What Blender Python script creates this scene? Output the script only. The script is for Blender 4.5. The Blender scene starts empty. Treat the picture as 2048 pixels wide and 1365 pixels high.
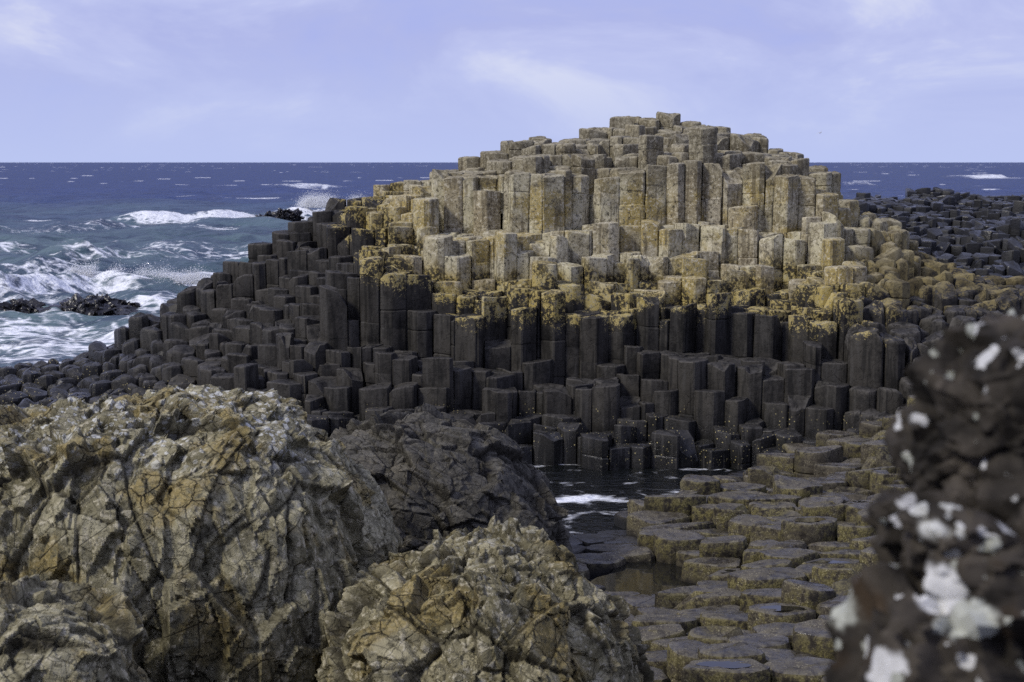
import bpy, math, random
import numpy as np
from mathutils import Vector

random.seed(7)
rng = np.random.default_rng(7)
scene = bpy.context.scene
COL = scene.collection
R = math.radians

# ------------------------------------------------------------------ camera
FPX, W0, H0, HORIZON = 2844.0, 2048.0, 1365.0, 325.0
CAMZ = 5.0
PITCH = math.atan((H0 / 2 - HORIZON) / FPX)
cam_d = bpy.data.cameras.new('camera')
cam = bpy.data.objects.new('camera', cam_d)
COL.objects.link(cam)
cam.location = (0, 0, CAMZ)
cam.rotation_euler = (math.pi / 2 - PITCH, 0, 0)
cam_d.sensor_width = 36.0
cam_d.lens = 36.0 * FPX / W0
cam_d.clip_start, cam_d.clip_end = 0.1, 60000.0
cam_d.dof.use_dof = True
cam_d.dof.focus_distance = 20.0
cam_d.dof.aperture_fstop = 4.0
scene.camera = cam

# ------------------------------------------------------------------ world and sun
SUN_EL, SUN_DIR = R(43), Vector((-0.74, -0.40, 0)).normalized()     # towards the sun
world = bpy.data.worlds.new('World')
scene.world = world
world.use_nodes = True
wn, wl = world.node_tree.nodes, world.node_tree.links
wn.clear()


def wnode(t, **kw):
    n = wn.new(t)
    for k, v in kw.items():
        setattr(n, k, v)
    return n


w_out = wnode('ShaderNodeOutputWorld')
w_bg = wnode('ShaderNodeBackground')
w_bg.inputs['Strength'].default_value = 0.1
w_sky = wnode('ShaderNodeTexSky', sky_type='NISHITA', sun_disc=False)
w_sky.sun_elevation = SUN_EL
w_sky.sun_rotation = math.atan2(SUN_DIR.x, SUN_DIR.y)
w_sky.dust_density = 2.0
w_tc = wnode('ShaderNodeTexCoord')
w_map = wnode('ShaderNodeMapping')
w_map.inputs['Scale'].default_value = (1.0, 1.0, 2.4)
w_map.inputs['Location'].default_value = (0.35, 0.1, 0.2)
w_n1 = wnode('ShaderNodeTexNoise')
w_n1.inputs['Scale'].default_value = 5.5
w_n1.inputs['Detail'].default_value = 6
w_n1.inputs['Roughness'].default_value = 0.58
w_n1.inputs['Distortion'].default_value = 0.4
w_sep = wnode('ShaderNodeSeparateXYZ')
w_el = wnode('ShaderNodeMapRange')           # the cloud deck breaks up towards the horizon
w_el.inputs['From Min'].default_value = 0.0
w_el.inputs['From Max'].default_value = 0.085
w_el.inputs['To Min'].default_value = 0.0
w_el.inputs['To Max'].default_value = 1.0
w_r = wnode('ShaderNodeValToRGB')
w_r.color_ramp.elements[0].position = 0.35
w_r.color_ramp.elements[0].color = (4.2, 4.75, 8.5, 1)
w_r.color_ramp.elements[1].position = 0.66
w_r.color_ramp.elements[1].color = (7.2, 7.5, 9.2, 1)
e = w_r.color_ramp.elements.new(0.55)
e.color = (5.2, 5.65, 8.8, 1)
e = w_r.color_ramp.elements.new(0.45)
e.color = (4.45, 4.9, 8.3, 1)
w_hz = wnode('ShaderNodeMix', data_type='RGBA')
w_hz.inputs['A'].default_value = (5.1, 5.85, 9.1, 1)
w_mx = wnode('ShaderNodeMix', data_type='RGBA')
w_mx.inputs['Factor'].default_value = 0.96
wl.new(w_tc.outputs['Generated'], w_map.inputs['Vector'])
wl.new(w_map.outputs['Vector'], w_n1.inputs['Vector'])
wl.new(w_n1.outputs['Fac'], w_r.inputs['Fac'])
wl.new(w_tc.outputs['Generated'], w_sep.inputs[0])
wl.new(w_sep.outputs['Z'], w_el.inputs['Value'])
wl.new(w_el.outputs['Result'], w_hz.inputs['Factor'])
wl.new(w_r.outputs['Color'], w_hz.inputs['B'])
wl.new(w_sky.outputs['Color'], w_mx.inputs['A'])
wl.new(w_hz.outputs['Result'], w_mx.inputs['B'])
wl.new(w_mx.outputs['Result'], w_bg.inputs['Color'])
wl.new(w_bg.outputs['Background'], w_out.inputs['Surface'])

sun_d = bpy.data.lights.new('sun', 'SUN')
sun_d.energy = 2.7
sun_d.angle = R(10)
sun_d.color = (1.0, 0.95, 0.84)
sun = bpy.data.objects.new('sun', sun_d)
COL.objects.link(sun)
to_sun = Vector((SUN_DIR.x * math.cos(SUN_EL), SUN_DIR.y * math.cos(SUN_EL), math.sin(SUN_EL)))
sun.rotation_euler = to_sun.to_track_quat('Z', 'Y').to_euler()
sun.location = to_sun * 60

scene.view_settings.view_transform = 'Standard'
scene.view_settings.look = 'None'
scene.view_settings.exposure = 0.0
scene.view_settings.gamma = 1.0
scene.view_settings.use_curve_mapping = False
scene.render.engine = 'CYCLES'
scene.cycles.use_denoising = False
scene.cycles.max_bounces = 4
scene.cycles.diffuse_bounces = 2
scene.cycles.glossy_bounces = 2
scene.cycles.use_adaptive_sampling = True
scene.cycles.adaptive_threshold = 0.02


# ------------------------------------------------------------------ numeric helpers
SP, CP = math.sin(PITCH), math.cos(PITCH)


def world_at(px, py, d):
    """the point of the place that lies d metres north of the viewpoint on that line of sight"""
    u, v = (px - W0 / 2) / FPX, (H0 / 2 - py) / FPX
    dy, dz = CP + v * SP, -SP + v * CP
    return d * u / dy, d, CAMZ + d * dz / dy


def to_px(x, y, z):
    dz = z - CAMZ
    f = y * CP - dz * SP
    up = y * SP + dz * CP
    return W0 / 2 + FPX * x / f, H0 / 2 - FPX * up / f


def hash3(i, j, k, s):
    h = (i.astype(np.int64) * 73856093) ^ (j.astype(np.int64) * 19349663) ^ (k.astype(np.int64) * 83492791) ^ (s * 2654435761)
    h = (h ^ (h >> 13)) * 1274126177
    h = (h ^ (h >> 16)) * 2246822519
    h = h ^ (h >> 15)
    return (h & 0xFFFFFF).astype(np.float64) / 0xFFFFFF


def vnoise(p, s=0):
    f = np.floor(p)
    t = p - f
    t = t * t * (3 - 2 * t)
    i, j, k = f[:, 0].astype(np.int64), f[:, 1].astype(np.int64), f[:, 2].astype(np.int64)
    out = 0
    for a in (0, 1):
        wa = t[:, 0] if a else 1 - t[:, 0]
        for b in (0, 1):
            wb = t[:, 1] if b else 1 - t[:, 1]
            for c in (0, 1):
                wc = t[:, 2] if c else 1 - t[:, 2]
                out = out + wa * wb * wc * hash3(i + a, j + b, k + c, s)
    return out * 2 - 1


def fbm(p, octaves=4, s=0, gain=0.5):
    a, o = 1.0, 0
    for n in range(octaves):
        o = o + a * vnoise(p * (2.03 ** n) + n * 17.3, s + n)
        a *= gain
    return o


def worley(p, s=0):
    """F1, F2, and for the two nearest cells the offset from the seed and five random values"""
    f = np.floor(p).astype(np.int64)
    n = len(p)
    F1, F2 = np.full(n, 9.0), np.full(n, 9.0)
    o1, o2 = np.zeros((n, 3)), np.zeros((n, 3))
    c1, c2 = np.zeros((n, 3), np.int64), np.zeros((n, 3), np.int64)
    for a in (-1, 0, 1):
        for b in (-1, 0, 1):
            for c in (-1, 0, 1):
                i, j, k = f[:, 0] + a, f[:, 1] + b, f[:, 2] + c
                q = np.stack([i + hash3(i, j, k, s), j + hash3(i, j, k, s + 1), k + hash3(i, j, k, s + 2)], 1)
                dv = p - q
                d = np.sqrt((dv ** 2).sum(1))
                ci = np.stack([i, j, k], 1)
                m = d < F1
                m2 = (~m) & (d < F2)
                F2[m], o2[m], c2[m] = F1[m], o1[m], c1[m]
                F1[m], o1[m], c1[m] = d[m], dv[m], ci[m]
                F2[m2], o2[m2], c2[m2] = d[m2], dv[m2], ci[m2]
    rv = [[hash3(c[:, 0], c[:, 1], c[:, 2], s + 10 + q) for q in range(5)] for c in (c1, c2)]
    return F1, F2, (o1, o2), rv


def smooth(e0, e1, x):
    t = np.clip((x - e0) / (e1 - e0), 0, 1)
    return t * t * (3 - 2 * t)


# ------------------------------------------------------------------ object helpers
def mesh_np(name, verts, faces, attrs=None, smooth_deg=None, fattrs=None):
    """faces: (n,4) int array, a -1 in the last column makes a triangle"""
    verts, faces = np.asarray(verts, np.float32), np.asarray(faces, np.int32)
    me = bpy.data.meshes.new(name)
    me.vertices.add(len(verts))
    me.vertices.foreach_set('co', verts.ravel())
    cnt = np.where(faces[:, 3] < 0, 3, 4)
    flat = faces.ravel()
    flat = flat[flat >= 0]
    me.loops.add(len(flat))
    me.loops.foreach_set('vertex_index', flat)
    me.polygons.add(len(faces))
    me.polygons.foreach_set('loop_start', np.concatenate([[0], np.cumsum(cnt)[:-1]]).astype(np.int32))
    if attrs:
        for k, v in attrs.items():
            a = me.attributes.new(k, 'FLOAT', 'POINT')
            a.data.foreach_set('value', np.asarray(v, np.float32))
    if fattrs:
        for k, v in fattrs.items():
            a = me.attributes.new(k, 'FLOAT', 'FACE')
            a.data.foreach_set('value', np.asarray(v, np.float32))
    me.update(calc_edges=True)
    if smooth_deg is not None:
        me.polygons.foreach_set('use_smooth', np.ones(len(faces), bool))
        if smooth_deg < 180:
            me.set_sharp_from_angle(angle=R(smooth_deg))
    return me


def link(name, data, material=None, parent=None, loc=None):
    o = bpy.data.objects.new(name, data)
    COL.objects.link(o)
    if material is not None and len(data.materials) == 0:
        data.materials.append(material)
    if parent is not None:
        o.parent = parent
    if loc is not None:
        o.location = loc
    return o


def tag(o, label=None, category=None, group=None, kind=None):
    for k, v in (('label', label), ('category', category), ('group', group), ('kind', kind)):
        if v:
            o[k] = v
    return o


def empty(name, loc):
    o = bpy.data.objects.new(name, None)
    COL.objects.link(o)
    o.location = loc
    o.empty_display_size = 0.3
    return o


# ------------------------------------------------------------------ material helpers
class NT:
    def __init__(self, name):
        self.mat = bpy.data.materials.new(name)
        self.mat.use_nodes = True
        self.t = self.mat.node_tree
        self.t.nodes.clear()
        self.out = self.t.nodes.new('ShaderNodeOutputMaterial')
        geo = self.t.nodes.new('ShaderNodeNewGeometry')
        self.pos, self.nrm = geo.outputs['Position'], geo.outputs['Normal']

    def put(self, sock, v):
        if v is None:
            return
        if isinstance(v, bpy.types.NodeSocket):
            self.t.links.new(v, sock)
        else:
            sock.default_value = v

    def noise(self, scale, detail=4, rough=0.55, vec=None, dist=0.0):
        n = self.t.nodes.new('ShaderNodeTexNoise')
        self.put(n.inputs['Vector'], vec or self.pos)
        n.inputs['Scale'].default_value = scale
        n.inputs['Detail'].default_value = detail
        n.inputs['Roughness'].default_value = rough
        n.inputs['Distortion'].default_value = dist
        return n.outputs['Fac']

    def noisevec(self, scale, amount, vec=None):
        n = self.t.nodes.new('ShaderNodeTexNoise')
        self.put(n.inputs['Vector'], vec or self.pos)
        n.inputs['Scale'].default_value = scale
        n.inputs['Detail'].default_value = 3
        return self.vmath('MULTIPLY_ADD', n.outputs['Color'], (amount,) * 3, vec or self.pos)

    def voro(self, scale, feature='F1', vec=None, rand=1.0):
        n = self.t.nodes.new('ShaderNodeTexVoronoi')
        n.feature = feature
        self.put(n.inputs['Vector'], vec or self.pos)
        n.inputs['Scale'].default_value = scale
        n.inputs['Randomness'].default_value = rand
        return n.outputs['Distance'], (n.outputs['Color'] if 'Color' in n.outputs else None)

    def math(self, op, a, b=None, c=None, clamp=False):
        n = self.t.nodes.new('ShaderNodeMath')
        n.operation = op
        n.use_clamp = clamp
        for s, v in zip(n.inputs, (a, b, c)):
            self.put(s, v)
        return n.outputs[0]

    def vmath(self, op, a, b=None, c=None):
        n = self.t.nodes.new('ShaderNodeVectorMath')
        n.operation = op
        for s, v in zip(n.inputs, (a, b, c)):
            self.put(s, v)
        return n.outputs[0]

    def sep(self, v):
        n = self.t.nodes.new('ShaderNodeSeparateXYZ')
        self.put(n.inputs[0], v)
        return n.outputs

    def rng(self, v, a, b, lo=0.0, hi=1.0, smooth=True):
        n = self.t.nodes.new('ShaderNodeMapRange')
        n.interpolation_type = 'SMOOTHSTEP' if smooth else 'LINEAR'
        self.put(n.inputs['Value'], v)
        for k, x in (('From Min', a), ('From Max', b), ('To Min', lo), ('To Max', hi)):
            self.put(n.inputs[k], x)
        return n.outputs['Result']

    def mix(self, f, a, b, blend='MIX'):
        n = self.t.nodes.new('ShaderNodeMix')
        n.data_type = 'RGBA'
        n.blend_type = blend
        self.put(n.inputs['Factor'], f)
        for s, v in ((n.inputs['A'], a), (n.inputs['B'], b)):
            if isinstance(v, tuple) and len(v) == 3:
                v = (*v, 1)
            self.put(s, v)
        return n.outputs['Result']

    def attr(self, name):
        n = self.t.nodes.new('ShaderNodeAttribute')
        n.attribute_name = name
        return n.outputs['Fac']

    def bump(self, height, strength=0.5, dist=0.02, nrm=None):
        n = self.t.nodes.new('ShaderNodeBump')
        n.inputs['Strength'].default_value = strength
        n.inputs['Distance'].default_value = dist
        self.put(n.inputs['Height'], height)
        if nrm is not None:
            self.put(n.inputs['Normal'], nrm)
        return n.outputs['Normal']

    def principled(self, color, rough=0.8, normal=None, spec=0.4, **kw):
        n = self.t.nodes.new('ShaderNodeBsdfPrincipled')
        if isinstance(color, tuple) and len(color) == 3:
            color = (*color, 1)
        self.put(n.inputs['Base Color'], color)
        self.put(n.inputs['Roughness'], rough)
        self.put(n.inputs['Specular IOR Level'], spec)
        if normal is not None:
            self.put(n.inputs['Normal'], normal)
        for k, v in kw.items():
            self.put(n.inputs[k], v)
        return n.outputs['BSDF']

    def finish(self, shader):
        self.t.links.new(shader, self.out.inputs['Surface'])
        return self.mat


def cracks(m, scale, width, p, warp, amount):
    wv = m.vmath('MULTIPLY_ADD', m.vmath('ADD', (0, 0, 0), warp), (amount, -amount, amount * 0.7), p)
    return m.rng(m.voro(scale, 'DISTANCE_TO_EDGE', wv)[0], 0.0, width)


def mat_outcrop():
    m = NT('columnar_basalt')
    x, y, z = m.sep(m.pos)
    r, edge, fac = m.attr('tone'), m.attr('edge'), m.attr('facet')
    A = m.noise(2.6, 4, 0.62)
    B = m.noise(15.0, 4, 0.72)
    C = m.noise(62.0, 2, 0.6)
    D = m.noise(1.15, 3, 0.6)
    ck = cracks(m, 3.0, 0.017, m.pos, A, 0.7)
    # height of the wave-washed zone: higher where the knoll runs out to the open sea
    zb = m.math('MULTIPLY_ADD', m.math('MAXIMUM', m.math('SUBTRACT', -0.9, x), 0.0), 0.47, 2.30)
    zb = m.math('ADD', zb, m.rng(x, 5.5, 8.0, 0.0, 0.35))
    zb = m.math('ADD', zb, m.math('MULTIPLY', m.math('MULTIPLY', m.math('MAXIMUM', m.math('SUBTRACT', y, 27.6), 0.0), 0.26), m.rng(x, -0.6, -2.6)))
    t = m.math('SUBTRACT', z, zb)
    t = m.math('ADD', t, m.math('MULTIPLY_ADD', A, 1.1, -0.55))
    t = m.math('ADD', t, m.math('MULTIPLY_ADD', r, 0.5, -0.25))
    tl = m.math('ADD', t, m.math('ADD', m.math('MULTIPLY_ADD', B, 0.85, -0.425), m.math('MULTIPLY_ADD', C, 0.7, -0.35)))
    lich = m.rng(tl, -0.02, 0.08)
    # wave-washed dark basalt
    dark = m.mix(m.rng(A, 0.36, 0.62), (0.0115, 0.0108, 0.0102), (0.039, 0.0360, 0.0315))
    dark = m.mix(m.rng(fac, 0.5, 1.0, 0.0, 0.6), dark, (0.046, 0.042, 0.0355))
    dark = m.mix(m.rng(r, 0.5, 0.0, 0.0, 0.5), dark, (0.014, 0.014, 0.0145))
    dark = m.mix(m.rng(B, 0.54, 0.66, 0.0, 0.35), dark, (0.052, 0.048, 0.042))
    dark = m.mix(m.math('MULTIPLY', edge, m.rng(B, 0.35, 0.6, 0.25, 0.9)), dark, (0.095, 0.088, 0.078))
    wet = m.math('MAXIMUM', m.rng(z, 1.0, 0.15), m.rng(x, -5.5, -9.0, 0.0, 0.75))
    dark = m.mix(m.math('MULTIPLY', wet, 0.75), dark, (0.0095, 0.010, 0.0105))
    E = m.noise(1.0, 2, 0.6, m.vmath('MULTIPLY', m.pos, (9.0, 9.0, 0.9)))
    dark = m.mix(m.rng(E, 0.54, 0.66, 0.0, 0.55), dark, (0.060, 0.057, 0.052))
    dark = m.mix(m.rng(E, 0.46, 0.36, 0.0, 0.6), dark, (0.009, 0.009, 0.009))
    # barnacle specks just above the water
    bd, bc = m.voro(15.0)
    barn = m.math('MULTIPLY', m.rng(bd, 0.20, 0.13), m.rng(D, 0.50, 0.56))
    barn = m.math('MULTIPLY', barn, m.math('MULTIPLY', m.rng(z, 0.95, 0.7), m.rng(z, 0.02, 0.2)))
    dark = m.mix(barn, dark, (0.42, 0.36, 0.17))
    # lichen-grown basalt
    base = m.mix(m.rng(A, 0.38, 0.60), (0.205, 0.178, 0.104), (0.455, 0.420, 0.280))
    base = m.mix(m.rng(r, 0.4, 1.0, 0.0, 0.7), base, (0.24, 0.195, 0.118))
    base = m.mix(m.rng(fac, 0.45, 1.0, 0.0, 0.45), base, (0.36, 0.335, 0.27))
    och = m.math('MULTIPLY', m.rng(D, 0.47, 0.60), m.rng(B, 0.36, 0.5))
    base = m.mix(m.math('MULTIPLY', och, 0.9), base, (0.29, 0.215, 0.050))
    cap = m.rng(m.math('MULTIPLY_ADD', D, 0.8, z), 4.75, 5.35)
    base = m.mix(m.math('MULTIPLY', cap, 0.85), base, m.mix(m.rng(A, 0.36, 0.62), (0.075, 0.065, 0.043), (0.185, 0.165, 0.115)))
    base = m.mix(m.math('MULTIPLY', m.rng(B, 0.53, 0.61, 0.0, 0.8), m.rng(cap, 0.0, 1.0, 1.0, 0.5)), base, (0.54, 0.50, 0.385))
    base = m.mix(m.rng(B, 0.45, 0.37, 0.0, 0.88), base, (0.050, 0.041, 0.029))
    base = m.mix(m.rng(C, 0.60, 0.70, 0.0, 0.5), base, (0.60, 0.57, 0.46))
    base = m.mix(m.math('MULTIPLY', edge, 0.4), base, (0.46, 0.42, 0.31))
    base = m.mix(m.rng(E, 0.44, 0.34, 0.0, 0.6), base, (0.085, 0.070, 0.045))
    # mustard crust along the lower limit, black crust between
    bandw = m.math('MULTIPLY', m.rng(t, 0.80, 0.30), m.rng(B, 0.40, 0.52))
    base = m.mix(m.math('MULTIPLY', bandw, 0.8), base, m.mix(C, (0.195, 0.145, 0.030), (0.46, 0.365, 0.120)))
    blk = m.math('MULTIPLY', m.rng(t, 0.75, 0.3), m.rng(A, 0.56, 0.50))
    base = m.mix(m.math('MULTIPLY', blk, m.rng(B, 0.56, 0.50, 0.0, 0.92)), base, (0.026, 0.024, 0.022))
    # the rounded eastern shoulder carries little lichen
    east = m.rng(m.math('MULTIPLY_ADD', A, 1.2, x), 6.4, 7.8)
    base = m.mix(m.math('MULTIPLY', east, m.rng(z, 3.9, 2.7, 0.45, 0.9)), base, m.mix(m.rng(A, 0.35, 0.65), (0.060, 0.049, 0.028), (0.175, 0.146, 0.076)))
    col = m.mix(lich, dark, base)
    col = m.mix(m.rng(ck, 1.0, 0.0, 0.0, 0.7), col, (0.012, 0.011, 0.010))
    rough = m.math('ADD', m.rng(wet, 0.0, 1.0, 0.58, 0.26), m.math('MULTIPLY', lich, 0.28))
    rough = m.math('ADD', rough, m.math('MULTIPLY_ADD', A, 0.4, -0.2), clamp=True)
    h = m.math('ADD', m.math('MULTIPLY', B, 0.9), m.math('MULTIPLY', C, 0.25))
    h = m.math('ADD', h, m.math('MULTIPLY', ck, 0.3))
    return m.finish(m.principled(col, rough, m.bump(h, 0.5, 0.022), m.rng(wet, 0.0, 1.0, 0.10, 0.30)))


def mat_far():
    m = NT('wet_black_basalt')
    r, edge, fac = m.attr('tone'), m.attr('edge'), m.attr('facet')
    A = m.noise(1.6, 3, 0.6)
    B = m.noise(14.0, 3, 0.65)
    col = m.mix(r, (0.006, 0.0062, 0.0068), (0.018, 0.0175, 0.017))
    col = m.mix(m.rng(fac, 0.5, 1.0, 0.0, 0.5), col, (0.038, 0.039, 0.042))
    col = m.mix(m.math('MULTIPLY', edge, 0.3), col, (0.06, 0.06, 0.062))
    rough = m.rng(A, 0.35, 0.65, 0.24, 0.58)
    return m.finish(m.principled(col, rough, m.bump(B, 0.3, 0.04), 0.30))


def mat_pavement():
    m = NT('worn_wet_basalt')
    r, edge, fac = m.attr('tone'), m.attr('edge'), m.attr('facet')
    x, y, z = m.sep(m.pos)
    nz = m.sep(m.nrm)[2]
    A = m.noise(3.0, 5, 0.65)
    B = m.noise(13.0, 5, 0.72)
    C = m.noise(60.0, 3, 0.65)
    D = m.noise(0.8, 2, 0.5)
    ck = cracks(m, 2.0, 0.008, m.pos, A, 0.4)
    col = m.mix(m.rng(A, 0.34, 0.64), (0.024, 0.021, 0.0175), (0.072, 0.062, 0.047))
    col = m.mix(m.math('MULTIPLY', r, 0.4), col, (0.082, 0.070, 0.050))
    col = m.mix(m.rng(B, 0.45, 0.38, 0.0, 0.6), col, (0.014, 0.012, 0.010))
    grow = m.math('MULTIPLY', m.rng(B, 0.43, 0.57), m.rng(z, 0.12, 0.45))
    grow = m.math('MULTIPLY', grow, m.rng(D, 0.34, 0.50))
    side = m.rng(nz, 0.97, 0.70, 0.10, 0.9)
    col = m.mix(m.math('MULTIPLY', grow, side), col, m.mix(m.rng(C, 0.35, 0.65), (0.050, 0.043, 0.012), (0.20, 0.175, 0.070)))
    col = m.mix(m.math('MULTIPLY', m.rng(C, 0.57, 0.66), m.rng(A, 0.46, 0.58, 0.0, 0.7)), col, (0.34, 0.31, 0.20))
    col = m.mix(m.math('MULTIPLY', edge, m.rng(B, 0.42, 0.6, 0.0, 0.5)), col, (0.19, 0.17, 0.115))
    col = m.mix(m.rng(z, 0.26, 0.08), col, (0.018, 0.018, 0.019))
    col = m.mix(m.rng(ck, 1.0, 0.0, 0.0, 0.7), col, (0.010, 0.009, 0.008))
    rough = m.rng(m.math('ADD', A, m.math('MULTIPLY_ADD', D, 0.5, -0.25)), 0.40, 0.62, 0.14, 0.75)
    rough = m.math('ADD', rough, m.rng(nz, 0.96, 0.7, 0.0, 0.35), clamp=True)
    h = m.math('ADD', m.math('MULTIPLY', B, 0.9), m.math('MULTIPLY', C, 0.3))
    h = m.math('ADD', h, m.math('MULTIPLY', ck, 0.3))
    return m.finish(m.principled(col, rough, m.bump(h, 0.6, 0.018), m.rng(nz, 0.75, 0.97, 0.12, 0.42)))


def mat_boulder(name, lo, hi, ochre, white, white_z, lich_shade_z, grow, seed):
    """fractured basalt: lo/hi tones, ochre amount, white lichen amount above white_z, pale growth above and painted shade and wet below lich_shade_z"""
    m = NT(name)
    p = m.vmath('ADD', m.pos, (seed * 3.1, seed * 1.7, seed * 0.9))
    x, y, z = m.sep(m.pos)
    cav, tone = m.attr('cavity'), m.attr('tone')
    A = m.noise(2.4, 5, 0.65, p)
    B = m.noise(16.0, 5, 0.75, p)
    C = m.noise(75.0, 3, 0.7, p)
    D = m.noise(1.5, 4, 0.6, p)
    k1 = cracks(m, 4.0, 0.030, p, A, 0.3)
    k2 = cracks(m, 10.0, 0.038, p, B, 0.10)
    col = m.mix(m.rng(A, 0.34, 0.66), lo, hi)
    col = m.mix(m.rng(tone, 0.25, 0.8, 0.0, 0.5), col, tuple(0.62 * v for v in lo))
    amount = m.math('ADD', m.rng(z, lich_shade_z[0], lich_shade_z[1], 0.12, 1.0), m.math('MULTIPLY_ADD', A, 1.0, -0.5))
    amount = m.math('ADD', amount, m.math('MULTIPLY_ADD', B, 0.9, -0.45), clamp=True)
    col = m.mix(amount, tuple(0.30 * v for v in lo), col)  # lower rock coloured darker: painted shade and wet, with sparser lichen
    col = m.mix(m.math('MULTIPLY', m.rng(B, 0.53, 0.61), m.math('MULTIPLY_ADD', amount, 0.6 * grow, 0.25 * grow)), col, (0.47, 0.43, 0.31))
    col = m.mix(m.rng(B, 0.44, 0.36, 0.0, 0.65), col, tuple(0.33 * v for v in lo))
    oz = m.math('MULTIPLY', m.rng(D, 0.50, 0.60), m.rng(B, 0.36, 0.50))
    col = m.mix(m.math('MULTIPLY', m.math('MULTIPLY', oz, ochre), amount), col, m.mix(m.rng(C, 0.35, 0.65), (0.150, 0.108, 0.022), (0.33, 0.245, 0.080)))
    col = m.mix(m.rng(C, 0.40, 0.30, 0.0, 0.6), col, tuple(0.35 * v for v in lo))
    if white > 0:
        wv = m.vmath('MULTIPLY_ADD', m.vmath('ADD', (0, 0, 0), B), (0.09, -0.09, 0.07), p)
        vd, vc = m.voro(10.0, 'F1', wv)
        vd2, vc2 = m.voro(23.0, 'F1', wv)
        zone = m.math('MULTIPLY', m.rng(m.math('ADD', z, m.math('MULTIPLY', A, 0.6)), white_z[0], white_z[1]), m.rng(D, 0.62, 0.46))
        th = m.math('MULTIPLY_ADD', m.sep(vc)[0], 0.9, -0.30)
        th2 = m.math('MULTIPLY_ADD', m.sep(vc2)[0], 0.9, -0.30)
        spot = m.math('MAXIMUM', m.rng(m.math('SUBTRACT', th, vd), 0.0, 0.05), m.rng(m.math('SUBTRACT', th2, vd2), 0.0, 0.06))
        col = m.mix(m.math('MULTIPLY', m.math('MULTIPLY', spot, zone), white), col, m.mix(C, (0.50, 0.51, 0.47), (0.78, 0.78, 0.74)))
    col = m.mix(m.math('MULTIPLY', m.rng(k1, 1.0, 0.0), m.rng(D, 0.40, 0.62, 0.05, 0.9)), col, (0.012, 0.010, 0.008))
    col = m.mix(m.math('MULTIPLY', m.rng(k2, 1.0, 0.0), m.rng(A, 0.42, 0.60, 0.0, 0.6)), col, (0.03, 0.026, 0.018))
    col = m.mix(m.math('MULTIPLY', cav, 0.85), col, (0.014, 0.012, 0.010))
    h = m.math('ADD', m.math('MULTIPLY', C, 0.28), m.math('MULTIPLY', B, 0.95))
    h = m.math('ADD', h, m.math('ADD', m.math('MULTIPLY', k1, 0.5), m.math('MULTIPLY', k2, 0.25)))
    return m.finish(m.principled(col, 0.85, m.bump(h, 0.8, 0.024), 0.08))


def mat_near_rock():
    m = NT('lichen_blotched_basalt')
    g = m.noise(60.0, 5, 0.7)
    mid = m.noise(7.0, 5, 0.6)
    col = m.mix(m.rng(mid, 0.3, 0.7), (0.008, 0.0075, 0.007), (0.070, 0.060, 0.048))
    col = m.mix(m.rng(m.noise(5.0, 3), 0.58, 0.70, 0.0, 0.7), col, (0.055, 0.036, 0.020))
    wv = m.noisevec(22.0, 0.06)
    vd, vc = m.voro(9.5, 'F1', wv)
    sz = m.sep(vc)
    spot = m.rng(m.math('SUBTRACT', m.math('MULTIPLY_ADD', sz[0], 1.15, -0.58), vd), 0.0, 0.14)
    vd2, vc2 = m.voro(24.0, 'F1', wv)
    spot2 = m.rng(m.math('SUBTRACT', m.math('MULTIPLY_ADD', m.sep(vc2)[0], 0.9, -0.42), vd2), 0.0, 0.06)
    lich = m.mix(m.rng(sz[1], 0.5, 0.7), (0.60, 0.60, 0.59), (0.36, 0.37, 0.32))
    col = m.mix(m.math('MAXIMUM', spot, m.math('MULTIPLY', spot2, 0.8)), col, lich)
    h = m.math('ADD', m.math('MULTIPLY', g, 0.3), m.math('MULTIPLY', mid, 0.8))
    return m.finish(m.principled(col, 0.75, m.bump(h, 0.6, 0.01), 0.10))


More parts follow.
